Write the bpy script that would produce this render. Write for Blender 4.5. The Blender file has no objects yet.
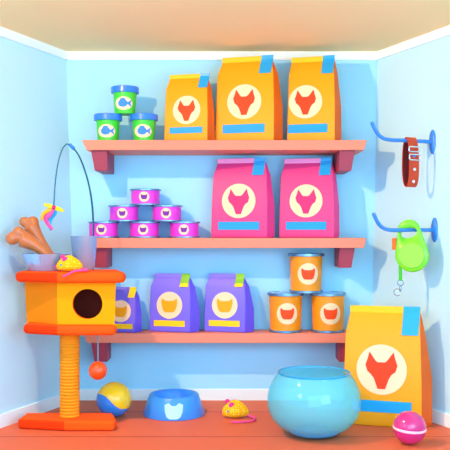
import bpy, bmesh, math, random
from mathutils import Vector, Matrix
random.seed(4)
PI = math.pi
F = 800.0; CY = 232.0; CH = 1.26            # focal length in px, horizon row, eye height
scn = bpy.context.scene
COL = scn.collection

def at(px, py, dep):
    return Vector(((px-225)*dep/F, dep-6.0, CH-(py-CY)*dep/F))
def zz(py, dep): return CH-(py-CY)*dep/F
def xx(px, dep): return (px-225)*dep/F

# ---------------------------------------------------------------- materials
def srgb(r, g, b):
    f = lambda c: c/12.92 if c <= .04045 else ((c+.055)/1.055)**2.4
    return (f(r/255), f(g/255), f(b/255), 1)
MC = {}
def mat(name, rgb, rough=.55, metal=0, spec=.3, coat=0, noise=0, bump=0, bscale=60, alpha=1):
    if name in MC: return MC[name]
    m = bpy.data.materials.new(name); m.use_nodes = True
    nt = m.node_tree; p = nt.nodes['Principled BSDF']
    c = srgb(*rgb)
    p.inputs['Base Color'].default_value = c
    p.inputs['Roughness'].default_value = rough
    p.inputs['Metallic'].default_value = metal
    p.inputs['Specular IOR Level'].default_value = spec
    p.inputs['Coat Weight'].default_value = coat
    p.inputs['Coat Roughness'].default_value = .08
    p.inputs['Alpha'].default_value = alpha
    tc = nt.nodes.new('ShaderNodeTexCoord')
    if noise or bump:
        n = nt.nodes.new('ShaderNodeTexNoise'); n.inputs['Scale'].default_value = bscale
        nt.links.new(tc.outputs['Object'], n.inputs['Vector'])
        if noise:
            mx = nt.nodes.new('ShaderNodeMix'); mx.data_type = 'RGBA'
            mx.inputs['A'].default_value = tuple(min(1, v*(1-noise)) for v in c[:3])+(1,)
            mx.inputs['B'].default_value = tuple(min(1, v*(1+noise)) for v in c[:3])+(1,)
            nt.links.new(n.outputs['Fac'], mx.inputs['Factor'])
            nt.links.new(mx.outputs['Result'], p.inputs['Base Color'])
        if bump:
            b = nt.nodes.new('ShaderNodeBump'); b.inputs['Strength'].default_value = bump
            b.inputs['Distance'].default_value = .004
            nt.links.new(n.outputs['Fac'], b.inputs['Height'])
            nt.links.new(b.outputs['Normal'], p.inputs['Normal'])
    MC[name] = m
    return m

wallm = mat('wall_paint', (164, 227, 255), .85, noise=.01, bscale=2)
sidem = mat('side_wall_paint', (188, 236, 255), .85, noise=.01, bscale=2)
trimm = mat('trim_white', (232, 251, 255), .6)
ceilm = mat('ceiling_peach', (255, 222, 164), .9, noise=.02, bscale=1.5)
shelfm = mat('shelf_salmon', (238, 138, 110), .5, noise=.02, bscale=8)
brackm = mat('bracket_maroon', (165, 62, 84), .5, noise=.03, bscale=20)
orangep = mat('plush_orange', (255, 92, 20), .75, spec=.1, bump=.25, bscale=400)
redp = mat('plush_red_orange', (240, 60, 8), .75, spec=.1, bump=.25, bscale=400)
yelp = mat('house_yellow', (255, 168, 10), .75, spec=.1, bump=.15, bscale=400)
yelo = mat('house_yellow_shade', (250, 138, 16), .75, spec=.1, bump=.15, bscale=400)  # darker copy of the house yellow, painted shade for the left wall
darkin = mat('house_inner_shade', (118, 38, 22), .9)  # dark brown paints the shade inside the hollow house
sisal = mat('sisal_rope', (250, 154, 30), .85, spec=.1, noise=.12, bump=.5, bscale=150)
steel = mat('blue_steel', (168, 206, 248), .2, metal=.5, spec=.5)
rimm = mat('tin_rim', (120, 165, 200), .25, metal=.7, spec=.5)
bluep = mat('blue_enamel', (40, 130, 225), .3, spec=.5, coat=.3)
bowlm = mat('bowl_blue', (52, 150, 250), .3, spec=.5, coat=.3)
cream = mat('label_cream', (255, 220, 176), .6)
white = mat('label_white', (178, 222, 248), .5)

# floorboards: laid across the room, seams at a few depths
def floor_mat():
    m = bpy.data.materials.new('floor_boards'); m.use_nodes = True
    nt = m.node_tree; p = nt.nodes['Principled BSDF']; N = nt.nodes.new; L = nt.links.new
    p.inputs['Roughness'].default_value = .6; p.inputs['Specular IOR Level'].default_value = .25
    tc = N('ShaderNodeTexCoord'); sp = N('ShaderNodeSeparateXYZ'); L(tc.outputs['Object'], sp.inputs[0])
    # board index = floor((y + .40)/.68)
    a = N('ShaderNodeMath'); a.operation = 'ADD'; a.inputs[1].default_value = .40; L(sp.outputs['Y'], a.inputs[0])
    d = N('ShaderNodeMath'); d.operation = 'DIVIDE'; d.inputs[1].default_value = .68; L(a.outputs[0], d.inputs[0])
    fr = N('ShaderNodeMath'); fr.operation = 'FRACT'; L(d.outputs[0], fr.inputs[0])
    fl = N('ShaderNodeMath'); fl.operation = 'FLOOR'; L(d.outputs[0], fl.inputs[0])
    wn = N('ShaderNodeTexWhiteNoise'); wn.noise_dimensions = '1D'; L(fl.outputs[0], wn.inputs['W'])
    cr = N('ShaderNodeValToRGB'); L(wn.outputs['Value'], cr.inputs[0])
    cr.color_ramp.elements[0].color = srgb(218, 104, 66); cr.color_ramp.elements[1].color = srgb(230, 122, 82)
    lt = N('ShaderNodeMath'); lt.operation = 'LESS_THAN'; lt.inputs[1].default_value = .022; L(fr.outputs[0], lt.inputs[0])
    mx = N('ShaderNodeMix'); mx.data_type = 'RGBA'; L(lt.outputs[0], mx.inputs['Factor'])
    L(cr.outputs[0], mx.inputs['A']); mx.inputs['B'].default_value = srgb(176, 72, 52)
    mp = N('ShaderNodeMapping'); mp.inputs['Scale'].default_value = (1.2, 30, 1); L(tc.outputs['Object'], mp.inputs[0])
    ns = N('ShaderNodeTexNoise'); ns.inputs['Scale'].default_value = 3; L(mp.outputs[0], ns.inputs['Vector'])
    m2 = N('ShaderNodeMix'); m2.data_type = 'RGBA'; m2.blend_type = 'MULTIPLY'; m2.inputs['Factor'].default_value = .12
    L(mx.outputs['Result'], m2.inputs['A']); L(ns.outputs['Fac'], m2.inputs['B'])
    L(m2.outputs['Result'], p.inputs['Base Color'])
    return m
floorm = floor_mat()

# ---------------------------------------------------------------- mesh helpers
def obj(name, bm, m, parent=None, smooth=False, bevel=0, seg=2, loc=None, rot=None, angle=None):
    bmesh.ops.recalc_face_normals(bm, faces=bm.faces)
    me = bpy.data.meshes.new(name); bm.to_mesh(me); bm.free()
    ms = m if isinstance(m, (list, tuple)) else [m]
    for q in ms: me.materials.append(q)
    o = bpy.data.objects.new(name, me); COL.objects.link(o)
    if parent is not None: o.parent = parent
    if loc is not None: o.location = loc
    if rot is not None: o.rotation_euler = rot
    if smooth:
        for p in me.polygons: p.use_smooth = True
    if angle:
        me.set_sharp_from_angle(angle=math.radians(angle))
    if bevel:
        b = o.modifiers.new('Bevel', 'BEVEL'); b.width = bevel; b.segments = seg; b.limit_method = 'ANGLE'
        b.angle_limit = math.radians(35)
        if seg > 2:
            for p in me.polygons: p.use_smooth = True
            b.harden_normals = True
    return o
def empty(name, label, cat, loc, rz=0, group=None, rot=None):
    o = bpy.data.objects.new(name, None); COL.objects.link(o)
    o.empty_display_size = .05
    o.location = loc; o.rotation_euler = rot or (0, 0, rz)
    o['label'] = label; o['category'] = cat
    if group: o['group'] = group
    return o
def tag(o, label, cat, group=None):
    o['label'] = label; o['category'] = cat
    if group: o['group'] = group
    return o
def kids(o): return [c for c in COL.objects if c.parent is o]
def copy_tree(o, parent=None):
    c = o.copy(); COL.objects.link(c); c.parent = parent
    for ch in kids(o): copy_tree(ch, c)
    return c
def struct(o, label=None):
    o['kind'] = 'structure'
    return o

def mesh_bm(vs, fs, mats=None):
    bm = bmesh.new(); V = [bm.verts.new(v) for v in vs]; bm.verts.ensure_lookup_table()
    for i, f in enumerate(fs):
        fc = bm.faces.new([V[j] for j in f])
        if mats: fc.material_index = mats[i]
    return bm
def box_bm(x0, x1, y0, y1, z0, z1, bm=None):
    bm = bm or bmesh.new()
    v = [bm.verts.new(p) for p in ((x0,y0,z0),(x1,y0,z0),(x1,y1,z0),(x0,y1,z0),(x0,y0,z1),(x1,y0,z1),(x1,y1,z1),(x0,y1,z1))]
    for f in ((0,3,2,1),(4,5,6,7),(0,1,5,4),(1,2,6,5),(2,3,7,6),(3,0,4,7)): bm.faces.new([v[i] for i in f])
    return bm
def prism_bm(pts, z0, z1, scale_bottom=1):
    bm = bmesh.new(); n = len(pts)
    cx = sum(p[0] for p in pts)/n; cy = sum(p[1] for p in pts)/n
    a = [bm.verts.new((cx+(p[0]-cx)*scale_bottom, cy+(p[1]-cy)*scale_bottom, z0)) for p in pts]
    b = [bm.verts.new((p[0], p[1], z1)) for p in pts]
    bm.faces.new(a[::-1]); bm.faces.new(b)
    for i in range(n): bm.faces.new((a[i], a[(i+1) % n], b[(i+1) % n], b[i]))
    return bm
def lathe_bm(prof, n=40, bm=None, c=(0, 0)):
    """prof: list of (r, z); r==0 collapses to a pole"""
    bm = bm or bmesh.new(); rings = []
    for r, z in prof:
        if r < 1e-6: rings.append([bm.verts.new((c[0], c[1], z))])
        else: rings.append([bm.verts.new((c[0]+r*math.cos(2*PI*i/n), c[1]+r*math.sin(2*PI*i/n), z)) for i in range(n)])
    for a, b in zip(rings, rings[1:]):
        for i in range(n):
            j = (i+1) % n
            if len(a) == 1 and len(b) == 1: continue
            if len(a) == 1: bm.faces.new((a[0], b[j], b[i]))
            elif len(b) == 1: bm.faces.new((a[i], a[j], b[0]))
            else: bm.faces.new((a[i], a[j], b[j], b[i]))
    return bm
def ball_bm(r, c=(0, 0, 0), s=(1, 1, 1), n=28, m=16, bm=None):
    bm = bm or bmesh.new()
    bmesh.ops.create_uvsphere(bm, u_segments=n, v_segments=m, radius=r,
        matrix=Matrix.Translation(c) @ Matrix.Diagonal((*s, 1)))
    return bm
def smoothpath(pts, k=8):
    out = []; P = [Vector(p) for p in pts]
    P = [2*P[0]-P[1]]+P+[2*P[-1]-P[-2]]
    for i in range(1, len(P)-2):
        for j in range(k):
            t = j/k
            out.append(.5*((2*P[i])+(-P[i-1]+P[i+1])*t+(2*P[i-1]-5*P[i]+4*P[i+1]-P[i+2])*t*t+(-P[i-1]+3*P[i]-3*P[i+1]+P[i+2])*t**3))
    out.append(P[-2]); return out
def tube_bm(pts, rad, n=10, bm=None, flat=None, closed=False):
    """flat=(a,b): elliptical section; rad may be a list"""
    bm = bm or bmesh.new(); P = [Vector(p) for p in pts]; rings = []; N = len(P)
    up = None
    for i, p in enumerate(P):
        if closed: t = (P[(i+1) % N]-P[i-1]).normalized()
        else: t = (P[min(i+1, N-1)]-P[max(i-1, 0)]).normalized()
        if up is None:
            up = Vector((0, 1, 0)) if abs(t.y) < .9 else Vector((1, 0, 0))
        u = (up-t*up.dot(t)).normalized(); w = t.cross(u); up = u
        r = rad[i] if isinstance(rad, (list, tuple)) else rad
        fa, fb = flat or (1, 1)
        rings.append([bm.verts.new(p+u*(r*fa*math.cos(2*PI*k/n))+w*(r*fb*math.sin(2*PI*k/n))) for k in range(n)])
    prs = list(zip(rings, rings[1:]))
    if closed: prs.append((rings[-1], rings[0]))
    for a, b in prs:
        for k in range(n): bm.faces.new((a[k], a[(k+1) % n], b[(k+1) % n], b[k]))
    if not closed:
        bm.faces.new(rings[0][::-1]); bm.faces.new(rings[-1])
    return bm
def decal_bm(poly, mapf, t=.002, c=(0, 0), rings=5, bm=None, base=-.0015):
    """raised printed shape: poly is star-shaped around c, mapf(u,v,off) -> xyz"""
    bm = bm or bmesh.new(); n = len(poly)
    ctr = bm.verts.new(mapf(c[0], c[1], t)); prev = None
    for k in range(1, rings+1):
        s = k/rings
        ring = [bm.verts.new(mapf(c[0]+(p[0]-c[0])*s, c[1]+(p[1]-c[1])*s, t)) for p in poly]
        for i in range(n):
            j = (i+1) % n
            if prev is None: bm.faces.new((ctr, ring[i], ring[j]))
            else: bm.faces.new((prev[i], ring[i], ring[j], prev[j]))
        prev = ring
    low = [bm.verts.new(mapf(p[0], p[1], base)) for p in poly]
    for i in range(n):
        j = (i+1) % n; bm.faces.new((prev[i], low[i], low[j], prev[j]))
    return bm
def circ(r, c=(0, 0), n=36, ry=None):
    ry = ry or r
    return [(c[0]+r*math.cos(2*PI*i/n), c[1]+ry*math.sin(2*PI*i/n)) for i in range(n)]
def dens(poly, k=4):
    out = []
    for a, b in zip(poly, poly[1:]+poly[:1]):
        for j in range(k): out.append((a[0]+(b[0]-a[0])*j/k, a[1]+(b[1]-a[1])*j/k))
    return out
def tf(poly, s, c): return [(c[0]+p[0]*s, c[1]+p[1]*s) for p in poly]
# printed motifs, unit = radius of the label circle
WOLF = [(-.48,.73),(-.36,.55),(-.27,.40),(-.16,.31),(.14,.31),(.26,.42),(.36,.57),(.48,.73),(.54,.48),(.63,.20),(.56,-.05),(.40,-.17),
        (.30,-.33),(.22,-.55),(.15,-.75),(-.15,-.75),(-.22,-.55),(-.30,-.33),(-.42,-.17),(-.56,-.05),(-.64,.20),(-.54,.48)]
CAT = [(-.60,.48),(-.52,.50),(-.36,.36),(0,.33),(.36,.36),(.52,.50),(.60,.48),(.62,.20),(.56,-.12),(.44,-.40),(.28,-.50),(-.28,-.50),
       (-.44,-.40),(-.56,-.12),(-.62,.20)]

# ================================================================= ROOM
RT = CH+(CY-52)*6/F      # ceiling height
def lw(s, z): return Vector((-(1.11+.0825*z/RT+.40*s), -s, z))
def rw(s, z): return Vector((1.0875+.06*z/RT+.43*s, -s, z))
SE = 3.6                 # how far the side walls run towards the viewer
def slab(name, q, n, th, m):
    """quad q thickened by th along direction n"""
    n = Vector(n).normalized()*th
    vs = [Vector(p) for p in q]+[Vector(p)+n for p in q]
    bm = mesh_bm(vs, [(0,1,2,3),(7,6,5,4),(0,4,5,1),(1,5,6,2),(2,6,7,3),(3,7,4,0)])
    return struct(obj(name, bm, m))
slab('wall_back', [(-1.6,0,0), (1.6,0,0), (1.6,0,RT), (-1.6,0,RT)], (0,1,0), .1, wallm)
slab('wall_left', [lw(0,0), lw(SE,0), lw(SE,RT), lw(0,RT)], (-1,.4,0), .1, sidem)
slab('wall_right', [rw(0,0), rw(SE,0), rw(SE,RT), rw(0,RT)], (1,.43,0), .1, sidem)
fl = slab('floor', [(-3.4,.2,0),(3.4,.2,0),(3.4,-SE-.1,0),(-3.4,-SE-.1,0)], (0,0,-1), .1, floorm)
slab('ceiling', [(-3.4,.2,RT),(3.4,.2,RT),(3.4,-SE-.1,RT),(-3.4,-SE-.1,RT)], (0,0,1), .1, ceilm)
def strip(name, fn, s0, s1, z0, z1, inward, m=trimm):
    n = Vector(inward)
    q = [fn(s0,z0), fn(s1,z0), fn(s1,z1), fn(s0,z1)]
    q2 = [p+n for p in q]
    bm = mesh_bm(q+q2, [(0,1,2,3),(7,6,5,4),(0,4,5,1),(1,5,6,2),(2,6,7,3),(3,7,4,0)])
    return struct(obj(name, bm, m))
CR = .062; BB = .084
strip('trim_1', lw, 0, SE, RT-CR, RT, (.018,-.007,0))
strip('trim_2', rw, 0, SE, RT-CR, RT, (-.018,-.007,0))
strip('baseboard_left', lw, 0, SE, 0, BB, (.014,-.005,0))
strip('baseboard_right', rw, 0, SE, 0, BB, (-.014,-.005,0))
bk = lambda s, z: Vector((s, 0, z))
strip('trim_3', bk, lw(0,RT-.03).x, rw(0,RT-.03).x, RT-CR, RT, (0,-.018,0))
strip('baseboard_back', bk, lw(0,.04).x, rw(0,.04).x, 0, BB, (0,-.014,0))

# ================================================================= SHELVES
SH = []
def shelf(ytop, ybot, xl, xr, depth, label):
    dep = 6-depth
    zt, zb = zz(ytop, dep), zz(ybot, dep)
    X0, X1 = xx(xl, dep), xx(xr, dep)
    root = empty('wall_shelf', label, 'shelf', (0, 0, zb), group='salmon wall shelves')
    ch = .03
    bm = mesh_bm([(X0+ch,-depth,0),(X1-.018,-depth,0),(X1-.018,0,0),(X0+ch,0,0),(X0,-depth,zt-zb),(X1,-depth,zt-zb),(X1,0,zt-zb),(X0,0,zt-zb)],
                 [(0,3,2,1),(4,5,6,7),(0,1,5,4),(1,2,6,5),(2,3,7,6),(3,0,4,7)])
    obj('board', bm, shelfm, root, bevel=.003)
    bd = depth-.03; bdep = 6-bd; h = 20*bdep/F
    for (a, b, ta, tb) in ((91, 107, .022, 0), (339.5, 355, 0, .022)):
        x0, x1 = xx(a, bdep), xx(b, bdep)
        vs = [(x0,-bd,0),(x1,-bd,0),(x1,0,0),(x0,0,0),(x0+ta,-bd+.02,-h),(x1-tb,-bd+.02,-h),(x1-tb,0,-h),(x0+ta,0,-h)]
        bm = mesh_bm(vs, [(0,1,2,3),(7,6,5,4),(0,4,5,1),(1,5,6,2),(2,6,7,3),(3,7,4,0)])
        obj('bracket', bm, brackm, root, bevel=.003)
    SH.append((zt, dep))
shelf(140, 150, 82, 367, .40, 'top salmon wall shelf, the highest, with yellow bags on it')
shelf(238, 248, 82.5, 366.5, .30, 'middle salmon wall shelf holding the two pink bags')
shelf(333.5, 343, 83, 366, .24, 'lowest salmon wall shelf holding purple bags and orange cans')

# ================================================================= BAGS
tapeblue = mat('tape_blue', (24, 166, 232), .35, spec=.5)
stripeb = mat('stripe_blue', (16, 158, 222), .5)
def bag(name, label, cat, group, xl, xr, ytop, ybase_z, dep, yaw, depth, bulge, M, motif, cy, cr, cpx,
        st, tagx, shoulder=.78, topw=.84, tagm=None, tag2=None, tdx=0):
    """xl, xr: front edge columns of the base; dep: depth of the near (right) base corner"""
    ca, sa = math.cos(yaw), math.sin(yaw)
    XR = xx(xr, dep)
    w = .4
    for _ in range(12):                                   # width that puts the left corner in column xl
        dl = dep+w*sa; XL = xx(xl, dl); w = (XR-XL)/ca
    org = Vector((XR-w/2*ca, dep-6+w/2*sa, ybase_z))
    dm = dep+w/2*sa
    h = (zz(ytop, dm+depth/2)-ybase_z)
    root = empty(name, label, cat, org, -yaw, group)
    hs = h*shoulder; lean = depth*.16
    W, D = w/2, depth
    tw = W*topw
    seam = h*.945
    def ring(z, hw, y0, y1, b): ym = (y0+y1)/2; return [(-hw,y0,z),(hw,y0,z),(hw+b,ym,z),(hw,y1,z),(-hw,y1,z),(-hw-b*.2,ym,z)]
    R = [ring(0, W*.985, .006, D-.006, bulge*.9), ring(h*.05, W, 0, D, bulge), ring(h*.4, W*.99, lean*.5, D-lean*.35, bulge*1.0),
         ring(hs, W*.955, lean, D-lean, bulge*.45), [(x_+tdx*w, y_, z_) for x_, y_, z_ in ring(seam, tw, D/2-.008, D/2+.008, 0.004)]]
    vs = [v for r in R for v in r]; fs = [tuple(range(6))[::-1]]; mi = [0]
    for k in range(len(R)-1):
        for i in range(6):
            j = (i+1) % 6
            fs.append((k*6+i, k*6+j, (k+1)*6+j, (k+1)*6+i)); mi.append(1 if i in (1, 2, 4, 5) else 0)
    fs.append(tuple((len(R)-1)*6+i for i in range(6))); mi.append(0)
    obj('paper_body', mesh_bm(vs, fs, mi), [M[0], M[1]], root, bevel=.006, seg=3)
    bm = box_bm(-tw-.002+tdx*w, tw+.002+tdx*w, D/2-.011, D/2+.011, seam-.004, h)
    obj('top_seam', bm, M[2], root, bevel=.003)
    # front face map: v is height, follows the lower panel then the sloped shoulder
    def fm(u, v, o):
        if v <= h*.05: y = .006*(1-v/(h*.05))
        elif v <= h*.4: y = lean*.5*(v-h*.05)/(h*.35)
        elif v <= hs: y = lean*.5+lean*.5*(v-h*.4)/(hs-h*.4)
        else: y = lean+(D/2-.008-lean)*(v-hs)/(seam-hs)
        return (u, y-o, v)
    u0 = (cpx-.5)*w; v0 = cy*h; r = cr*w
    ld = obj('label_disc', decal_bm(circ(r, (u0, v0), 40), fm, .004, (u0, v0)), cream, root)
    mo = tf(dens(motif, 3), r, (u0, v0-r*.02))
    obj('animal_head_print', decal_bm(mo, fm, .0065, (u0, v0), base=.003), M[3], ld)
    a, b, z0, z1 = st
    rect = dens([((a-.5)*w, z0*h), ((b-.5)*w, z0*h), ((b-.5)*w, z1*h), ((a-.5)*w, z1*h)], 8)
    obj('printed_stripe', decal_bm(rect, fm, .004, ((a+b-1)*w/2, (z0+z1)*h/2)), M[4], root)
    # sticker folded down from the seam
    a, b = tagx
    def strip_bm(va, vb, sl=.03):
        bm = bmesh.new(); n = 5
        rows = []
        for k in range(n+1):
            v = va+(vb-va)*k/n; off = -sl*w*(1-(k/n))*0
            sh = (v-h*shoulder)/(h*(1-shoulder))*.02*w
            o = .016 if v > seam-.001 else .007
            if v > seam-.001: rows.append([(x+sh, D/2-o, v) for x in ((a-.5)*w, (b-.5)*w)])
            else: rows.append([fm(x+sh, v, .007) for x in ((a-.5)*w, (b-.5)*w)])
        V = []
        for rr in rows:
            V.append([bm.verts.new(p) for p in rr]+[bm.verts.new((p[0], p[1]+.006, p[2])) for p in rr])
        for p, q in zip(V, V[1:]):
            bm.faces.new((p[0], p[1], q[1], q[0])); bm.faces.new((p[2], q[2], q[3], p[3]))
            bm.faces.new((p[0], q[0], q[2], p[2])); bm.faces.new((p[1], p[3], q[3], q[1]))
        bm.faces.new((V[0][0], V[0][2], V[0][3], V[0][1])); bm.faces.new((V[-1][0], V[-1][1], V[-1][3], V[-1][2]))
        return bm
    tm = tagm or tapeblue
    lo = h*shoulder
    t = obj('seal_sticker', strip_bm(lo, h+.002), tm, root)
    if tag2: obj('sticker_tip', strip_bm(lo-.001, lo+h*.055), tag2, t, loc=(0, -.0015, 0))
    return root

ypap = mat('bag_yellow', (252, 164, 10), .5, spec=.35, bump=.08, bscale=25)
ygus = mat('bag_gusset_orange_shade', (234, 98, 6), .5, spec=.35, bump=.08, bscale=25)  # darker orange puts the shade of the side panels into the colour
ytop = mat('bag_seam_yellow', (255, 196, 20), .5)
pri = mat('print_orange', (252, 62, 8), .5)
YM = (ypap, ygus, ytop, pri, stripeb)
ppap = mat('bag_pink', (224, 62, 134), .45, spec=.4, bump=.08, bscale=25)
pgus = mat('bag_gusset_pink', (238, 60, 138), .45, spec=.4, bump=.08, bscale=25)
ptop = mat('bag_seam_pink', (250, 150, 205), .5)
PM = (ppap, pgus, ptop, mat('print_magenta', (212, 40, 116), .5), stripeb)
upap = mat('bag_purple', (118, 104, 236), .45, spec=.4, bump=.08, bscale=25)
ugus = mat('bag_gusset_purple_shade', (98, 80, 224), .45, spec=.4, bump=.08, bscale=25)  # darker copy of the purple, shade painted on the bag sides
utop = mat('bag_seam_purple', (134, 124, 240), .5)
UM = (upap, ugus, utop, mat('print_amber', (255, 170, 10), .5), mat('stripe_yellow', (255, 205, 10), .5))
z1s, z2s, z3s = SH[0][0]+.001, SH[1][0]+.001, SH[2][0]+.001
A15 = math.radians(15)
G1 = 'yellow pet food bags on the top shelf'
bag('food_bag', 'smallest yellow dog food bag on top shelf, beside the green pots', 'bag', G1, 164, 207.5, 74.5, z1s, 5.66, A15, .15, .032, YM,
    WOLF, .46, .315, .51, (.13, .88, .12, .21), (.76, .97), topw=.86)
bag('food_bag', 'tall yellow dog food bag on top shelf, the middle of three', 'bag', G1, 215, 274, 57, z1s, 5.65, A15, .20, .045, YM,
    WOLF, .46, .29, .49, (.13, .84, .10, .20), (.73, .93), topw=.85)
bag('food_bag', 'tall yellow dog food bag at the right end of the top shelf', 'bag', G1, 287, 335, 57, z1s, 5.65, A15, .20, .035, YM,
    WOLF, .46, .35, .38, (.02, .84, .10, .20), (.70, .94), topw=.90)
G2 = 'pink pet food bags on the middle shelf'
bag('food_bag', 'pink dog food bag on middle shelf, the one nearer the magenta tins', 'bag', G2, 211, 267, 158.5, z2s, 5.73, A15, .17, .04, PM,
    WOLF, .46, .30, .49, (.13, .86, .10, .20), (.72, .92), topw=.86)
bag('food_bag', 'pink dog food bag at the right end of the middle shelf', 'bag', G2, 279, 334, 158.5, z2s, 5.73, A15, .17, .03, PM,
    WOLF, .46, .30, .49, (.13, .86, .10, .20), (.72, .92), topw=.86)
G3 = 'purple pet food bags on the lowest shelf'
tgreen = mat('sticker_green', (130, 196, 44), .4); tyel = mat('sticker_yellow', (255, 214, 20), .4)
bag('food_bag', 'small purple cat food bag partly hidden behind the orange cat house', 'bag', G3, 104, 135, 287, z3s, 5.79, A15, .12, .03, UM,
    CAT, .47, .33, .52, (.13, .92, .08, .19), (.74, .95), tagm=tyel)
bag('food_bag', 'purple cat food bag with green sticker, just right of the cat house', 'bag', G3, 149, 190, 273.5, z3s, 5.79, A15, .13, .055, UM,
    CAT, .46, .31, .49, (.12, .87, .10, .20), (.73, .93), tagm=tgreen, tag2=tyel)
bag('food_bag', 'purple cat food bag with green sticker, nearest the orange cans', 'bag', G3, 204, 245, 273.5, z3s, 5.79, A15, .13, .055, UM,
    CAT, .46, .31, .50, (.12, .87, .10, .20), (.73, .93), tagm=tgreen, tag2=tyel)
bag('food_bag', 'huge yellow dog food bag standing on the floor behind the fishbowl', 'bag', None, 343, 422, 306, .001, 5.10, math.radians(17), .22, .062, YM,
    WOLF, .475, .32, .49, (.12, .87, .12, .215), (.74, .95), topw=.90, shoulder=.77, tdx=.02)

# ================================================================= CANS
def cylmap(R0, R1, h, a0=0):
    """maps u (arc), v (height) to a slightly conical wall, facing -Y"""
    def f(u, v, o):
        R = R0+(R1-R0)*v/h
        a = u/R+a0
        return ((R+o)*math.sin(a), -(R+o)*math.cos(a), v)
    return f
# green fish pots
potg = mat('pot_green', (66, 214, 50), .4, spec=.45, coat=.2)
lidb = mat('lid_blue', (44, 128, 240), .3, spec=.5, coat=.3)
fishb = mat('fish_blue', (54, 140, 235), .5)
def make_pot(label):
    d = 5.75; k = d/F
    r0, r1 = 10.2*k, 11.6*k; h = 21*k
    root = empty('food_pot', label, 'pot', (0, 0, 0), 0, 'green fish food pots')
    body = obj('pot_body', lathe_bm([(0,0),(r0-.004,0),(r0,.004),(r1,h-.006),(r1,h),(0,h)], 44), potg, root, smooth=True, angle=35)
    R = 14*k
    obj('lid', lathe_bm([(0,h),(R-.003,h),(R,h+.002),(R,h+6.2*k-.004),(R-.004,h+6.2*k),(0,h+6.2*k)], 44), lidb, root, smooth=True, angle=35)
    fm = cylmap(r0, r1, h)
    c = (0, h*.47)
    ld = obj('oval_label', decal_bm(circ(9.2*k, c, 36, 6.4*k), fm, .0025, c), cream, root)
    s = 6*k; c2 = (-.12*s, h*.47)
    pts = [(c2[0]+.78*s*math.cos(a)*(1 if math.cos(a) < 0 else .95), c2[1]+.62*s*math.sin(a)+(.22*s if 1 < a < 2.2 else 0)) for a in [2*PI*i/28 for i in range(28)]]
    bm = decal_bm(pts, fm, .0045, c2, base=.002)
    tail = [(c2[0]+.55*s, c2[1]), (c2[0]+1.45*s, c2[1]+.6*s), (c2[0]+1.2*s, c2[1]), (c2[0]+1.45*s, c2[1]-.6*s)]
    decal_bm(dens(tail, 3), fm, .0045, (c2[0]+1.0*s, c2[1]), bm=bm, base=.002)
    obj('fish_print', bm, fishb, ld)
    return root, h+6.2*k
pot, POTH = make_pot('green fish food pot on top shelf, nearest the shelf left end')
pd = 5.74
pot.location = (xx(108, pd), pd-6, z1s); pot.rotation_euler.z = 0
p2 = copy_tree(pot); p2.location = (xx(144, pd), pd-6, z1s); p2['label'] = 'green fish food pot on top shelf, nearest the yellow bags'
p3 = copy_tree(pot); p3.location = (xx(125, pd), pd-6, z1s+POTH+.001); p3['label'] = 'green fish food pot stacked on top of the other two'

# magenta tins
tinm = mat('tin_magenta', (240, 60, 214), .4, spec=.45)
tinp = mat('print_violet', (124, 30, 160), .5)
def rim(R, z0, z1, t=.006):
    return lathe_bm([(R-t,z0+.002),(R,z0),(R+.003,z0+.002),(R+.003,z1-.002),(R,z1),(R-t,z1-.001),(R-t,z0+.002)], 44)
def make_tin(label):
    d = 5.83; k = d/F; R = 14.3*k; h = 16.2*k
    root = empty('food_tin', label, 'tin', (0, 0, 0), 0, 'small magenta tins on the middle shelf')
    obj('tin_body', lathe_bm([(0,.004),(R,.004),(R,h-.004),(0,h-.006)], 44), tinm, root, smooth=True, angle=35)
    obj('top_rim', rim(R+.008, h-.013, h), rimm, root, smooth=True, angle=40)
    obj('bottom_rim', rim(R+.008, 0, .011), rimm, root, smooth=True, angle=40)
    obj('tin_end', lathe_bm([(0,h-.004),(R*.7,h-.004),(R*.74,h-.002),(R*.97,h-.002),(R+.004,h-.006)], 44), steel, root, smooth=True)
    fm = cylmap(R, R, h); c = (0, h*.5)
    ld = obj('label_disc', decal_bm(circ(5.1*k, c, 32), fm, .002, c), cream, root)
    obj('cat_head_print', decal_bm(tf(dens(CAT, 2), 5.2*k, c), fm, .0035, c, base=.0015), tinp, ld)
    return root, h
tin, TH = make_tin('x')
td = 5.86; first = True
rows = [(0, [(103.5, 'magenta tin in bottom row of the pyramid, leftmost, by the bent wand'), (144.5, 'magenta tin in bottom row of the pyramid, in the middle'),
             (184.5, 'magenta tin in bottom row of the pyramid, nearest the pink bag')]),
        (1, [(124, 'magenta tin in the second row of the pyramid, on the left'), (167, 'magenta tin in the second row of the pyramid, on the right')]),
        (2, [(145.5, 'magenta tin alone at the top of the pyramid')])]
for lv, L in rows:
    for px, lab in L:
        t = tin if first else copy_tree(tin); first = False
        t.location = (xx(px, td), td-6, z2s+lv*(TH+.0005)); t['label'] = lab

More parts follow.
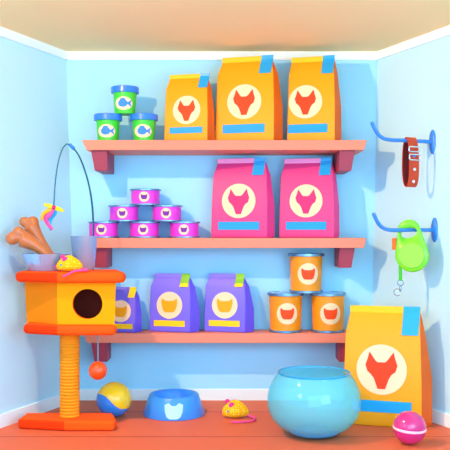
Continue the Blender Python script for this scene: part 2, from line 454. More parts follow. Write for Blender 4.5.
# orange cans
canm = mat('can_orange', (255, 154, 20), .4, spec=.45)
pric = mat('print_cat_orange', (252, 74, 10), .5)
def make_can(label):
    d = 5.87; k = d/F; r0, r1 = 15.2*k, 16.6*k; h = 39*k
    root = empty('food_can', label, 'can', (0, 0, 0), 0, 'orange cat food cans on the lowest shelf')
    obj('can_body', lathe_bm([(0,.005),(r0,.005),(r1,h-.005),(0,h-.008)], 48), canm, root, smooth=True, angle=35)
    obj('top_rim', rim(r1+.009, h-.02, h), rimm, root, smooth=True, angle=40)
    obj('bottom_rim', rim(r0+.009, 0, .018), rimm, root, smooth=True, angle=40)
    obj('can_end', lathe_bm([(0,h-.005),(r1*.7,h-.005),(r1*.74,h-.002),(r1*.95,h-.002),(r1+.004,h-.008)], 48), steel, root, smooth=True)
    fm = cylmap(r0, r1, h); c = (.6*k, h*.49)
    ld = obj('label_disc', decal_bm(circ(10.6*k, c, 40), fm, .0025, c), cream, root)
    obj('cat_head_print', decal_bm(tf(dens(CAT, 3), 11*k, c), fm, .0045, c, base=.002), pric, ld)
    return root, h
can, CNH = make_can('orange cat food can on lowest shelf, next to the purple bag')
cd = 5.88
can.location = (xx(285.5, cd), cd-6, z3s)
c2 = copy_tree(can); c2.location = (xx(328, cd), cd-6, z3s); c2['label'] = 'orange cat food can on lowest shelf, nearest the huge yellow bag'
c3 = copy_tree(can); c3.location = (xx(306, cd), cd-6, z3s+CNH+.001); c3['label'] = 'orange cat food can stacked on top of the other two'

# ================================================================= CAT TREE
def P(px, dep): return (xx(px, dep), dep-6)
tree = empty('cat_tree', 'orange cat tree with yellow house and hanging ball by the left wall', 'cat tree', (0, 0, 0))
base_pl = [P(17.5, 5.11), P(64, 5.05), P(114, 5.05), P(116.5, 5.12), P(113, 5.29), P(26, 5.29)]
hb, ht = zz(336, 5.03), zz(325.5, 5.03)
tb, tt = zz(283, 5.03), zz(272, 5.03)
low_pl = [P(22.5, 5.12), P(57, 5.03), P(114, 5.03), P(117, 5.08), P(113, 5.40), P(31, 5.38)]
top_pl = [P(14.5, 5.10), P(57, 5.0), P(123, 5.0), P(126, 5.06), P(119, 5.42), P(29, 5.42)]
def shaded_side_board(name, pl, z0, z1, bev):
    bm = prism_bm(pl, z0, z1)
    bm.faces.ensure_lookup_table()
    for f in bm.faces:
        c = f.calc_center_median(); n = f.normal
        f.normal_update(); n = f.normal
        if n.x < -.15 and abs(n.z) < .3: f.material_index = 1  # left-facing sides get the darker slot as painted shade
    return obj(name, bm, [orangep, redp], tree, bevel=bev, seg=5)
shaded_side_board('base', base_pl, .001, zz(421, 5.05), .02)
shaded_side_board('house_floor_board', low_pl, hb, ht, .03)
shaded_side_board('roof_board', top_pl, tb, tt, .03)
# house: hollow walls, front panel with round opening
fdep = 5.09
def Q(px, dep, k): return P(70+(px-70)*k, dep)
hz0, hz1 = ht-.012, tb+.012
def house_shell(ins, m, name):
    top = [P(24.5+ins, 5.26), P(57+ins*.6, fdep+ins*.0015), P(116-ins, fdep+ins*.0015), P(112-ins, 5.38-ins*.004), P(30+ins, 5.38-ins*.004)]
    bot = [P(27+ins, 5.26), P(57.5+ins*.6, fdep+ins*.0015), P(114.5-ins, fdep+ins*.0015), P(111-ins, 5.38-ins*.004), P(32+ins, 5.38-ins*.004)]
    vs = [(*p, hz0) for p in bot]+[(*p, hz1) for p in top]
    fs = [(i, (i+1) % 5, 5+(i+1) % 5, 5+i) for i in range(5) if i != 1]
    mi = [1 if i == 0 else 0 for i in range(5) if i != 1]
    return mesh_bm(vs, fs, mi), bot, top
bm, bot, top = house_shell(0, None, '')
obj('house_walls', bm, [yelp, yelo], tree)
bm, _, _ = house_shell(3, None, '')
obj('house_inner_shade', bm, darkin, tree)
# front panel with hole
cx, cz = xx(87.5, fdep), zz(304, fdep); hr = 15*fdep/F
bl, br = bot[1][0], bot[2][0]; tl, tr = top[1][0], top[2][0]
yf = fdep-6
n = 48
def edge(a):
    dx, dz = math.cos(a), math.sin(a); best = 9
    for (ax, az), (bx, bz) in (((bl,hz0),(br,hz0)),((br,hz0),(tr,hz1)),((tr,hz1),(tl,hz1)),((tl,hz1),(bl,hz0))):
        ex, ez = bx-ax, bz-az; det = dx*(-ez)+dz*ex
        if abs(det) < 1e-9: continue
        t = ((ax-cx)*(-ez)+(az-cz)*ex)/det
        if t > 0:
            s = (dx*(az-cz)-dz*(ax-cx))/det
            if -1e-6 <= s <= 1+1e-6: best = min(best, t)
    return cx+dx*best, cz+dz*best
angs = sorted([2*PI*i/n for i in range(n)]+[math.atan2(z-cz, x-cx) % (2*PI) for x, z in ((bl,hz0),(br,hz0),(tr,hz1),(tl,hz1))])
bm = bmesh.new()
of = [bm.verts.new((edge(a)[0], yf, edge(a)[1])) for a in angs]
inf = [bm.verts.new((cx+hr*math.cos(a), yf, cz+hr*math.sin(a))) for a in angs]
inb = [bm.verts.new((cx+hr*math.cos(a), yf+.035, cz+hr*math.sin(a))) for a in angs]
ob = [bm.verts.new((cx+(edge(a)[0]-cx)*.94, yf+.035, cz+(edge(a)[1]-cz)*.98)) for a in angs]
for i in range(len(angs)):
    j = (i+1) % len(angs)
    bm.faces.new((of[i], of[j], inf[j], inf[i]))
    f = bm.faces.new((inf[i], inf[j], inb[j], inb[i])); f.material_index = 1
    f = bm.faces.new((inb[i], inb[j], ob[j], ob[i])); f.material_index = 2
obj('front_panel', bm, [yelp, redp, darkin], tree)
# sisal post, one turn of rope per ridge
pc = P(69.8, 5.2); R = 9.9*5.2/F
z0p, z1p = zz(420, 5.065)-.01, hb+.01
prof = [(0, z0p)]; turns = 27; seg = 6
for i in range(turns*seg+1):
    z = z0p+(z1p-z0p)*i/(turns*seg)
    prof.append((R-.006+.007*abs(math.sin(PI*i/seg)), z))
prof.append((0, z1p))
obj('scratching_post', lathe_bm(prof, 32, c=pc), sisal, tree, smooth=True)
# hanging ball
bdp = 5.16
ball = obj('hanging_ball', ball_bm(9.3*bdp/F), mat('ball_orange', (255, 84, 20), .35, spec=.5, coat=.3), tree, smooth=True, loc=at(98, 370.5, bdp))
bm = tube_bm([(0, 0, 9*bdp/F), (0, 0, hb-at(98, 370.5, bdp).z+.004)], .0045, 8)
obj('string', bm, mat('string_grey', (110, 160, 175), .7), ball)

# ---------------- things on top of the cat tree
TOPZ = tt+.001
def cup(px, dep, rb, rt, ytop, label, fl=24):
    x, y = P(px, dep); h = zz(ytop, dep)-TOPZ
    root = empty('metal_cup', label, 'cup', (x, y, TOPZ), 0, 'metal cups on the cat tree')
    prof = [(0,0),(rb-.004,0),(rb,.004),(rt,h-.004),(rt+.002,h),(rt-.004,h),(rt-.008,h-.006),(rb-.006,.01),(0,.008)]
    obj('cup_body', lathe_bm(prof, 56), steel, root, smooth=True, angle=50)
    return root, h
k = 5.23/F
cupA, hA = cup(46.5, 5.22, 18*k, 24*k, 253.5, 'wide metal cup holding two bones, on the cat tree')
cupB, hB = cup(84, 5.345, 10.6*k, 13.6*k, 236, 'tall metal cup holding the bent wand, on the cat tree')

bonem = mat('bone_brown', (198, 112, 56), .35, spec=.5, coat=.25, noise=.05, bscale=12)
def bone(pts, r, lobes, lr, label):
    o = Vector(pts[0])
    bm = bmesh.new()
    sp = smoothpath([Vector(p)-o for p in pts], 6)
    rr = [r[0]+(r[1]-r[0])*(i/(len(sp)-1))**1.4 for i in range(len(sp))]
    tube_bm(sp, rr, 16, bm)
    for l, q in zip(lobes, lr): ball_bm(q, Vector(l)-o, (1, .8, 1), 20, 14, bm)
    ob = obj('dog_bone', bm, bonem, None, smooth=True, loc=o)
    m = ob.modifiers.new('Remesh', 'REMESH'); m.mode = 'VOXEL'; m.voxel_size = .0045; m.use_smooth_shade = True
    s = ob.modifiers.new('Smooth', 'SMOOTH'); s.factor = .7; s.iterations = 22
    tag(ob, label, 'bone', 'bones in the wide metal cup')
    return ob
d1, d2 = 5.17, 5.295
bone([at(56, 267, d1-.01), at(47, 255, d1), at(35, 245, d1), at(22, 238.5, d1)], (3*k, 9*k), [at(12, 238.5, d1), at(18.5, 232.5, d1), at(17, 237, d1)], (6.6*k, 6.2*k, 6*k),
     'brown dog bone leaning left out of the wide metal cup')
bone([at(60, 266, d2), at(49, 253, d2), at(38, 238, d2), at(31, 226, d2)], (3*k, 8.4*k), [at(24.5, 222, d2), at(33, 222, d2), at(29, 225, d2)], (5.6*k, 6.2*k, 6*k),
     'brown dog bone standing more upright behind the other bone')

# toy mice
mousey = mat('mouse_yellow', (255, 212, 16), .7)
def mouse_mat():
    m = bpy.data.materials.new('mouse_knit'); m.use_nodes = True
    nt = m.node_tree; p = nt.nodes['Principled BSDF']; N = nt.nodes.new; L = nt.links.new
    p.inputs['Roughness'].default_value = .75; p.inputs['Specular IOR Level'].default_value = .15
    tc = N('ShaderNodeTexCoord'); v = N('ShaderNodeTexVoronoi'); v.inputs['Scale'].default_value = 62; v.inputs['Randomness'].default_value = .3
    L(tc.outputs['Object'], v.inputs['Vector'])
    cr = N('ShaderNodeValToRGB'); L(v.outputs['Distance'], cr.inputs[0])
    cr.color_ramp.elements[0].position = .25; cr.color_ramp.elements[0].color = srgb(255, 226, 90)
    cr.color_ramp.elements[1].position = .42; cr.color_ramp.elements[1].color = srgb(250, 184, 6)
    L(cr.outputs[0], p.inputs['Base Color'])
    b = N('ShaderNodeBump'); b.inputs['Strength'].default_value = .5; b.inputs['Distance'].default_value = .004; b.invert = True
    L(v.outputs['Distance'], b.inputs['Height']); L(b.outputs[0], p.inputs['Normal'])
    return m
mouse_knit = mouse_mat()
mpink = mat('mouse_pink', (240, 50, 140), .6); mtail = mat('mouse_tail_pink', (244, 80, 158), .6)
meye = mat('mouse_eye', (30, 150, 190), .3)
def mouse(loc, L, H, label, tail, rz=0):
    """L length, H height, nose to -X"""
    root = empty('toy_mouse', label, 'toy mouse', loc, rz, 'yellow toy mice')
    bm = bmesh.new(); ns = 22; nr = 24; rings = []
    for i in range(ns+1):
        t = i/ns
        prof = (math.sin(PI*t**.72))**.62 if 0 < t < 1 else 0
        prof *= (.55+.45*min(1, t/.5))
        x = -L/2+L*t
        if prof < 1e-4: rings.append([bm.verts.new((x, 0, H*.28))]); continue
        rg = []
        for j in range(nr):
            a = 2*PI*j/nr; zz_ = math.sin(a); yy = math.cos(a)
            z = H*.30+(H*.70*prof*zz_ if zz_ > 0 else H*.30*prof**.5*zz_)
            rg.append(bm.verts.new((x, yy*L*.27*prof, max(0.001, z))))
        rings.append(rg)
    for a, b in zip(rings, rings[1:]):
        for j in range(nr):
            q = (j+1) % nr
            if len(a) == 1: bm.faces.new((a[0], b[j], b[q]))
            elif len(b) == 1: bm.faces.new((a[j], b[0], a[q]))
            else: bm.faces.new((a[j], b[j], b[q], a[q]))
    obj('body', bm, mouse_knit, root, smooth=True)
    obj('nose', ball_bm(L*.052, (-L*.49, 0, H*.30)), mpink, root, smooth=True)
    obj('ear', ball_bm(L*.115, (-L*.13, -L*.16, H*.70), (1, .35, 1.0)), mpink, root, smooth=True)
    obj('ear', ball_bm(L*.085, (-L*.29, L*.10, H*.84), (1, .35, 1.0)), mpink, root, smooth=True)
    obj('eye', ball_bm(L*.042, (-L*.27, -L*.185, H*.40), (1, .6, 1)), meye, root, smooth=True)
    sp = smoothpath(tail, 8)
    obj('tail', tube_bm(sp, [.0085-.003*i/len(sp) for i in range(len(sp))], 10), mtail, root, smooth=True)
    return root
md = 5.075; kk = md/F
mouse((*P(69.5, md), TOPZ), 27*kk, 17*kk, 'yellow toy mouse lying on the roof board of the cat tree',
      [(12*kk,0,.02),(15.5*kk,-.01,.012),(18.5*kk,-.03,.011),(17.5*kk,-.055,.011),(12*kk,-.068,.010),(6*kk,-.083,.004),(1*kk,-.088,-.014),(-4*kk,-.090,-.028)])
md = 5.42; kk = md/F
mouse((*P(235.5, md), .001), 28*kk, 19*kk, 'yellow toy mouse on the floor between food bowl and fishbowl',
      [(12*kk,0,.018),(16*kk,-.01,.010),(19*kk,-.05,.0095),(17*kk,-.12,.0095),(9*kk,-.15,.0095),(1*kk,-.16,.0095),(-5*kk,-.155,.0095)])

# teaser wand
rodm = mat('rod_teal', (20, 92, 118), .4)
wd = 5.33
wo = Vector((*P(90, wd), TOPZ+.010))
wand = empty('teaser_wand', 'thin bent teal wand with a dangling colourful lure, in the tall cup', 'cat toy', wo)
def W(px, py, dep): return at(px, py, dep)-wo
rod = [Vector((-.02, 0, 0)), W(93, 240, wd), W(93.2, 220, wd-.02), W(91, 196, wd-.06), W(86, 174, wd-.1), W(79, 156, wd-.15), W(71.5, 146, wd-.18)]
sp = smoothpath(rod, 10)
obj('rod', tube_bm(sp, [.0075-.003*i/len(sp) for i in range(len(sp))], 8), rodm, wand, smooth=True)
obj('rod_tip', tube_bm([W(74, 149, wd-.17), W(71.5, 146.5, wd-.18), W(69.5, 144.5, wd-.19)], .011, 10), mat('tip_blue', (60, 140, 220), .4), wand, smooth=True)
st = smoothpath([W(70, 144.8, wd-.19), W(66, 144.5, wd-.2), W(61.5, 151, wd-.2), W(57.5, 166, wd-.2), W(55, 186, wd-.2), W(53.8, 206, wd-.2)], 10)
obj('string', tube_bm(st, .0042, 8), mat('string_teal', (40, 120, 140), .6), wand, smooth=True)
ld_ = wd-.2; k = ld_/F
lure = obj('lure_knot', ball_bm(2.3*k), mat('lure_magenta', (225, 30, 120), .5), wand, smooth=True, loc=W(53.8, 207.5, ld_))
def ribbon(name, pts, r, m, fl=(.35, 1)):
    q = [at(a, b, ld_+c)-at(53.8, 207.5, ld_) for a, b, c in pts]
    sp = smoothpath(q, 8); n_ = len(sp)
    obj(name, tube_bm(sp, [r*(.35+.65*math.sin(PI*min(1, (i+1)/(n_*.75))) if i < n_*.4 else .35+.65*(1-(i-n_*.4)/(n_*.6))**.5) for i in range(n_)], 10, flat=fl), m, lure, smooth=True)
yl = mat('ribbon_yellow', (255, 222, 20), .5); yo = mat('ribbon_orange', (255, 176, 20), .5)
ribbon('bow_loop', [(53, 207, 0), (49.5, 206, -.01), (44, 204.5, -.01)], 2.4*k, yl)
ribbon('bow_loop', [(55, 208, 0), (58, 208.8, -.01), (63.5, 211, -.01)], 2.4*k, yl)
ribbon('ribbon', [(53, 208.5, 0), (47, 211, -.01), (43, 214.5, -.015), (41.5, 220.5, -.01)], 2.1*k, yo)
ribbon('ribbon', [(53.5, 209, 0), (50, 214, -.005), (46, 218, 0), (48, 224, .01), (52.5, 229.5, 0)], 2.8*k, mat('ribbon_pink', (250, 84, 160), .5))
ribbon('ribbon', [(54.5, 209, 0), (55, 213, .015), (50.5, 219, .02), (49.5, 225, .015), (51, 230.5, .02)], 2.2*k, mat('ribbon_cyan', (30, 180, 240), .5))

# ================================================================= FLOOR THINGS
# two-colour ball
def beach_mat():
    m = bpy.data.materials.new('beach_ball'); m.use_nodes = True
    nt = m.node_tree; p = nt.nodes['Principled BSDF']; N = nt.nodes.new; L = nt.links.new
    p.inputs['Roughness'].default_value = .25; p.inputs['Specular IOR Level'].default_value = .5; p.inputs['Coat Weight'].default_value = .3
    tc = N('ShaderNodeTexCoord'); sp = N('ShaderNodeSeparateXYZ'); L(tc.outputs['Object'], sp.inputs[0])
    def M(op, a, b=None):
        q = N('ShaderNodeMath'); q.operation = op
        for i, v in enumerate((a, b)):
            if v is None: continue
            if isinstance(v, (int, float)): q.inputs[i].default_value = v
            else: L(v, q.inputs[i])
        return q.outputs[0]
    wv = M('MULTIPLY', M('SINE', M('MULTIPLY', M('ADD', sp.outputs['X'], -.006), -29.5)), .020)
    ln = M('ADD', M('MULTIPLY', sp.outputs['X'], -.45), wv)
    d = M('GREATER_THAN', sp.outputs['Z'], M('ADD', ln, .002))
    mx = N('ShaderNodeMix'); mx.data_type = 'RGBA'; L(d, mx.inputs['Factor'])
    mx.inputs['A'].default_value = srgb(44, 140, 236); mx.inputs['B'].default_value = srgb(255, 214, 36)
    L(mx.outputs['Result'], p.inputs['Base Color']); return m
bd_ = 5.45; rb_ = 17.4*bd_/F
o = obj('rubber_ball', ball_bm(rb_, n=48, m=28), beach_mat(), None, smooth=True, loc=(xx(114, bd_), bd_-6, rb_+.001))
tag(o, 'blue and yellow ball with a wavy split, beside the cat tree base', 'ball')

# food bowl
fd = 5.54; kf = fd/F
bowl = empty('food_bowl', 'blue pet food bowl with a pale emblem on its side, on the floor', 'bowl', (xx(174, fd), fd-6, .001))
R0 = 31*kf; R1 = 23.6*kf; hb_ = .142
prof = [(0,.02),(R0*.9,.0),(R0-.004,0),(R0,.008),(R1+.006,hb_-.006),(R1,hb_),(R1-.012,hb_-.003),(R1-.03,hb_-.03),(R1*.72,.045),(R1*.4,.036),(0,.034)]
obj('bowl_body', lathe_bm(prof, 64), bowlm, bowl, smooth=True, angle=60)
def bmap(u, v, o_):
    R = R0+(R1+.006-R0)*(v-.008)/(hb_-.014); a = u/R
    return ((R+o_)*math.sin(a), -(R+o_)*math.cos(a), v+o_*.2)
EMB = [(-.95,.55),(-.55,.75),(-.2,.48),(.2,.48),(.55,.75),(.95,.55),(.9,-.1),(.7,-.6),(.4,-.78),(-.4,-.78),(-.7,-.6),(-.9,-.1)]
c = (1.5*kf, .062)
obj('emblem', decal_bm(tf(dens(EMB, 4), 9.5*kf, c), bmap, .003, c), white, bowl)

# fishbowl
def glass_mat():
    m = bpy.data.materials.new('cyan_glass'); m.use_nodes = True
    nt = m.node_tree; N = nt.nodes.new; L = nt.links.new
    out = nt.nodes['Material Output']; p = nt.nodes['Principled BSDF']
    p.inputs['Base Color'].default_value = srgb(165, 244, 250); p.inputs['Roughness'].default_value = .06
    p.inputs['Specular IOR Level'].default_value = .8; p.inputs['Coat Weight'].default_value = .5; p.inputs['Coat Roughness'].default_value = .03
    tr = N('ShaderNodeBsdfTransparent'); tr.inputs['Color'].default_value = srgb(205, 248, 255)
    mx = N('ShaderNodeMixShader'); mx.inputs[0].default_value = .27
    L(tr.outputs[0], mx.inputs[1]); L(p.outputs[0], mx.inputs[2]); L(mx.outputs[0], out.inputs['Surface'])
    return m
gd = 4.97; kg = gd/F
fb = empty('fishbowl', 'empty round cyan glass fishbowl on the floor', 'fishbowl', (xx(314, gd), gd-6, .001))
RB = 47*kg; RR = 35.5*kg; HT = zz(372, gd)
prof = [(0, 0), (.10, 0), (.13, .003)]
Hc = HT*.53
for i in range(1, 25):
    t = i/24; a = -PI/2+t*(PI/2+math.acos(RR/RB)**1.0)
    ca = math.cos(a)**.78
    z = Hc+math.sin(a)*Hc if a < 0 else Hc+(HT-.006-Hc)*math.sin(a)/math.sin(math.acos(RR/RB))
    r = RB*ca if a < 0 else RB+(RR-RB)*((1-math.cos(a))/(1-RR/RB))
    if r > .135: prof.append((r, z))
prof += [(RR+.004, HT-.002), (RR, HT), (RR-.006, HT-.002)]
inner = [(max(0, r-.008), z+.004) for r, z in prof[::-1] if z < HT-.01 and z > .004]
obj('glass_wall', lathe_bm(prof+inner+[(.10, .010), (0, .010)], 72), glass_mat(), fb, smooth=True)

deep = mat('deep_cyan_glass', (20, 160, 215), .12, spec=.6, coat=.4)
obj('rim', lathe_bm([(RR-.004, HT-.006), (RR+.004, HT-.008), (RR+.007, HT-.003), (RR+.003, HT+.003), (RR-.005, HT+.003), (RR-.004, HT-.006)], 72), deep, fb, smooth=True)
obj('base', lathe_bm([(0, .012), (.135, .012), (.155, .022), (.15, .028), (0, .026)], 60), mat('base_cyan_glass', (10, 150, 205), .12, spec=.6, coat=.4), fb, smooth=True)
# pink ball with a band
dd = 4.75; rb2 = 16.4*dd/F
pb = obj('rubber_ball', ball_bm(rb2, n=48, m=28), mat('ball_pink', (218, 44, 128), .2, spec=.5, coat=.4), None, smooth=True,
         loc=(xx(409.5, dd), dd-6, rb2+.001), rot=(math.radians(4), math.radians(3), 0))
tag(pb, 'shiny pink ball with a pale band, in front of the huge bag', 'ball')
hB2 = .006
prof = [((rb2+.0012)*math.cos(a), (rb2+.0012)*math.sin(a)) for a in [-.075+.15*i/6 for i in range(7)]]
prof = [(prof[0][0]-.004, prof[0][1])]+prof+[(prof[-1][0]-.004, prof[-1][1])]
obj('band', lathe_bm(prof, 64), mat('band_pale', (255, 214, 224), .4), pb, smooth=True)

# ================================================================= HOOKS
WN = Vector((-1, -.43, .026)).normalized()
def wallpt(px, py):
    lo, hi = 0, 2
    for _ in range(50):
        m_ = (lo+hi)/2; p = rw(m_, zz(py, 6-m_))
        if 225+p.x*F/(6-m_) < px: lo = m_
        else: hi = m_
    return rw(lo, zz(py, 6-lo))
def hook(px, py, tipx, tipy, label):
    wp = wallpt(px, py)
    root = empty('wall_hook', label, 'hook', wp, 0, 'blue hooks on the right wall')
    # local frame: x along the wall normal
    rz = math.atan2(WN.y, WN.x)
    L = .42
    e = wp+Vector((WN.x, WN.y, 0))*L
    Rm = Matrix.Rotation(rz, 4, 'Z')
    bm = bmesh.new()
    lathe_bm([(0,-.001),(1,-.001),(1,.006),(.86,.013),(.4,.016),(0,.017)], 36, bm)
    for v in bm.verts: v.co = Vector((v.co.z, v.co.x*.030, v.co.y*.082))
    for v in bm.verts: v.co = Rm @ v.co
    obj('mounting_plate', bm, bluep, root, smooth=True)
    pts = [Vector((0.0, 0, 0)), Vector((L*.5, 0, 0)), Vector((L*.86, 0, .0)), Vector((L*1.0, 0, .018)), Vector((L*1.09, 0, .055)), Vector((L*1.15, 0, .10))]
    pts = [Rm @ p for p in smoothpath(pts, 8)]
    obj('rod', tube_bm(pts, .0125, 12), bluep, root, smooth=True)
    obj('rod_end', ball_bm(.0128, pts[-1]), bluep, root, smooth=True)
    return wp, rz, root
wpA, rzA, _ = hook(433, 142, 369, 127, 'upper blue wall hook carrying the brown collar')
wpB, rzB, _ = hook(435, 230, 372, 215, 'lower blue wall hook carrying the green leash')

def onrod(wp, px):
    """point on the straight rod whose column is px"""
    d = Vector((WN.x, WN.y, 0)); lo, hi = 0, .5
    for _ in range(40):
        m_ = (lo+hi)/2; p = wp+d*m_
        if 225+p.x*F/(p.y+6) > px: lo = m_
        else: hi = m_
    return wp+d*lo
# collar
cp = onrod(wpA, 410.5)
colm = mat('collar_leather', (206, 62, 22), .5, spec=.4, bump=.2, bscale=80)
coli = mat('collar_lining', (128, 26, 20), .7)
kc = (cp.y+6)/F
collar = empty('dog_collar', 'reddish brown leather dog collar with silver buckle, hanging on upper hook', 'collar', cp, math.radians(-66+90-0)*0)
collar.rotation_euler.z = math.radians(27)
hw = 6.0*kc; th = .006
H = 49*kc
# loop in the local YZ plane: x is the strap width; hangs from the rod at the origin
def loop(t):       # t 0..1, starts at top
    a = 2*PI*t
    y = .036*math.sin(a)*(1.0-.12*math.cos(a)); z = -H/2+.0125+.008+ (H/2)*math.copysign(abs(math.cos(a))**.8, math.cos(a))
    return Vector((0, -y, z))
n = 56; bm = bmesh.new(); rg = []
for i in range(n):
    p = loop(i/n); t = (loop((i+.01)/n)-loop((i-.01)/n)).normalized(); nn = Vector((0, t.z, -t.y))
    cen = Vector((0, 0, -H/2))
    if (p-cen).dot(nn) < 0: nn = -nn
    rg.append([bm.verts.new(p+nn*th/2+Vector((sx*hw, 0, 0))) for sx in (-1, 1)]+[bm.verts.new(p-nn*th/2+Vector((sx*hw, 0, 0))) for sx in (-1, 1)])
for i in range(n):
    a, b = rg[i], rg[(i+1) % n]
    bm.faces.new((a[0], a[1], b[1], b[0])); f = bm.faces.new((a[2], b[2], b[3], a[3])); f.material_index = 1
    bm.faces.new((a[0], b[0], b[2], a[2])); bm.faces.new((a[1], a[3], b[3], b[1]))
strap = obj('strap', bm, [colm, coli], collar, smooth=True, angle=50)
chrome = mat('chrome', (225, 232, 240), .15, metal=.9)
def frontpt(z):     # loop point on the viewer side at local height z
    best = min((loop(i/400) for i in range(0, 200)), key=lambda p: abs(p.z-z)); return best
def rectring(w, h, r, y, z, name, parent):
    pts = [Vector((-w, y, z-h)), Vector((-w, y, z+h)), Vector((w, y, z+h)), Vector((w, y, z-h))]
    fine = []
    for a, b in zip(pts, pts[1:]+pts[:1]):
        for j in range(6): fine.append(a.lerp(b, (j+.5)/6))
    return obj(name, tube_bm(fine, r, 8, closed=True), chrome, parent, smooth=True)
for py_, nm, hh in ((151, 'keeper_ring', 3.2), (159, 'buckle', 3.6)):
    z = -(py_-142)*kc; p = frontpt(z)
    rectring(hw+.005, hh*kc*.75, .0045, p.y-.008, z, nm, collar)
for py_, m_ in ((157.5, mat('stud_blue', (60, 130, 200), .3, spec=.5)), (171, chrome), (183, chrome)):
    z = -(py_-142)*kc; p = frontpt(z)
    bm = lathe_bm([(0,.0),(.0042,0),(.0052,.003),(.010,.003),(.012,0.0),(.012,-.004),(0,-.004)], 20)
    q = obj('eyelet', bm, m_, collar, smooth=True, loc=(0, p.y-.005, z), rot=(PI/2, 0, 0))

# retractable leash
lp = onrod(wpB, 409)
kl = (lp.y+6)/F
leash = empty('retractable_leash', 'lime green retractable leash with metal clip, hanging on lower hook', 'leash', lp, math.radians(-24))
lime = mat('leash_lime', (120, 226, 36), .35, spec=.5, coat=.3)
lime2 = mat('leash_disc_lime', (146, 220, 52), .35, spec=.5, coat=.3)
hz = -.0125-.002+5*kl      # hole centre below rod contact (hole top rests on the rod)
hz = .0125-5*kl+.001
def hull_dist(ca_, sa_):
    """distance from the hole centre to the outline along a direction"""
    c1, r1 = (0, 2*kl), 11.5*kl
    c2_, r2 = (3.2*kl, -22.5*kl), 16.8*kl
    best = 0
    for i in range(60):
        t = i/59; cx_ = c1[0]+(c2_[0]-c1[0])*t; cy_ = c1[1]+(c2_[1]-c1[1])*t; r_ = r1+(r2-r1)*t
        b_ = cx_*ca_+cy_*sa_; c_ = cx_**2+cy_**2-r_**2; D_ = b_*b_-c_
        if D_ >= 0: best = max(best, b_+math.sqrt(D_))
    return best
bm = bmesh.new(); n = 72; T = .022; cols = []
for i in range(n):
    a = 2*PI*i/n; ca_, sa_ = math.cos(a), math.sin(a); R_ = hull_dist(ca_, sa_)
    ta = a-.25
    rh = 1/math.sqrt((math.cos(ta)/(8.3*kl))**2+(math.sin(ta)/(4.9*kl))**2)
    col_ = []
    for rr_, yy in ((rh, -T*.55), (rh+.006, -T), (R_-.014, -T), (R_-.004, -T*.72), (R_, 0), (R_-.004, T*.72), (R_-.014, T), (rh+.006, T), (rh, T*.55)):
        col_.append(bm.verts.new((rr_*ca_, yy, hz+rr_*sa_)))
    cols.append(col_)
for i in range(n):
    a, b = cols[i], cols[(i+1) % n]; m_ = len(a)
    for j in range(m_): bm.faces.new((a[j], b[j], b[(j+1) % m_], a[(j+1) % m_]))
obj('leash_housing', bm, lime, leash, smooth=True)
dz = hz-22.5*kl; dx = 3.2*kl
bm = lathe_bm([(0,.012),(12.2*kl,.012),(12.8*kl,.008),(13.0*kl,.001),(14.2*kl,.001),(14.6*kl,-.004)], 48)
obj('side_disc', bm, lime2, leash, smooth=True, angle=30, loc=(dx, -T-.001+.004, dz), rot=(PI/2, 0, 0))
bm = box_bm(-17*kl, -12.5*kl, -.010, .010, hz-17*kl, hz-5*kl)
bb = obj('brake_button', bm, mat('button_orange', (255, 110, 20), .4), leash, bevel=.006, seg=3)
# cord and clip
bx = -8.5*kl; bz0 = hz-33*kl
bm = box_bm(bx-.011, bx+.011, -.007, .007, bz0-15*kl, bz0+5*kl)
cord = obj('cord', bm, mat('leash_cord', (60, 190, 30), .5), leash, bevel=.005, seg=3)
steel2 = mat('clip_steel', (150, 175, 205), .25, metal=.7)
def ringpts(c, r, a0=0, a1=2*PI, n=20): return [Vector((c[0]+r*math.cos(a0+(a1-a0)*i/n), 0, c[1]+r*math.sin(a0+(a1-a0)*i/n))) for i in range(n)]
cz0 = bz0-17*kl
clip = obj('clip', tube_bm(ringpts((bx, cz0), 3.0*kl), .0035, 8, closed=True), steel2, leash, smooth=True)
bm = tube_bm([Vector((bx, 0, cz0-3*kl)), Vector((bx-.002, 0, cz0-9*kl))], .0065, 10)
tube_bm(ringpts((bx-3.2*kl, cz0-9.6*kl), 3.4*kl, .3, 2*PI-.5), .0036, 8, bm)
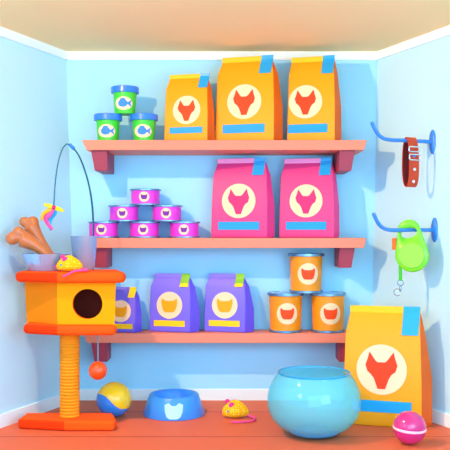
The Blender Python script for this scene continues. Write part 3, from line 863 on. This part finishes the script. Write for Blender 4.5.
obj('snap_hook', bm, steel2, clip, smooth=True)

# ================================================================= LIGHT
def area(name, loc, target, size, power, color, sy=None):
    l = bpy.data.lights.new(name, 'AREA'); l.size = size; l.energy = power; l.color = color
    if sy: l.shape = 'RECTANGLE'; l.size_y = sy
    o = bpy.data.objects.new(name, l); COL.objects.link(o); o.location = loc
    o.rotation_euler = (Vector(target)-Vector(loc)).to_track_quat('-Z', 'Y').to_euler()
    return o
kl_ = bpy.data.lights.new('key_light', 'POINT'); kl_.energy = 27; kl_.shadow_soft_size = .03; kl_.color = (1, .56, .25)  # unseen lamp added under the ceiling to throw the shelf shadows
kl_.use_nodes = True
nt = kl_.node_tree; em = nt.nodes['Emission']; fo = nt.nodes.new('ShaderNodeLightFalloff')
fo.inputs['Strength'].default_value = 1.0; nt.links.new(fo.outputs['Constant'], em.inputs['Strength'])
ko = bpy.data.objects.new('key_light', kl_); COL.objects.link(ko); ko.location = (-1.3, -2.1, RT-.05)
area('front_fill', (0, -6.6, 1.7), (0, 0, 1.2), 3.0, 100, (.42, .80, 1.28))
area('window_glow', (-1.75, -3.6, 1.75), (.6, -1.0, .2), .45, 13, (.85, .93, 1.0), sy=.6)
area('side_fill', (1.75, -4.1, 1.3), (-1.0, -.4, .9), 1.3, 38, (.62, .95, 1.15))
w = bpy.data.worlds.new('World'); scn.world = w; w.use_nodes = True
bg = w.node_tree.nodes['Background']; bg.inputs[0].default_value = (.38, .84, 1.25, 1); bg.inputs[1].default_value = 1.3

# ================================================================= CAMERA
cam = bpy.data.cameras.new('camera'); co = bpy.data.objects.new('camera', cam); COL.objects.link(co)
co.location = (0, -6, CH); co.rotation_euler = (PI/2, 0, 0)
cam.sensor_fit = 'HORIZONTAL'; cam.sensor_width = 36; cam.lens = 36*F/450
cam.shift_y = (CY-225)/450.0; cam.clip_start = .05
scn.camera = co
scn.view_settings.view_transform = 'Standard'; scn.view_settings.look = 'None'
scn.view_settings.gamma = 1; scn.view_settings.exposure = 0; scn.view_settings.use_curve_mapping = False
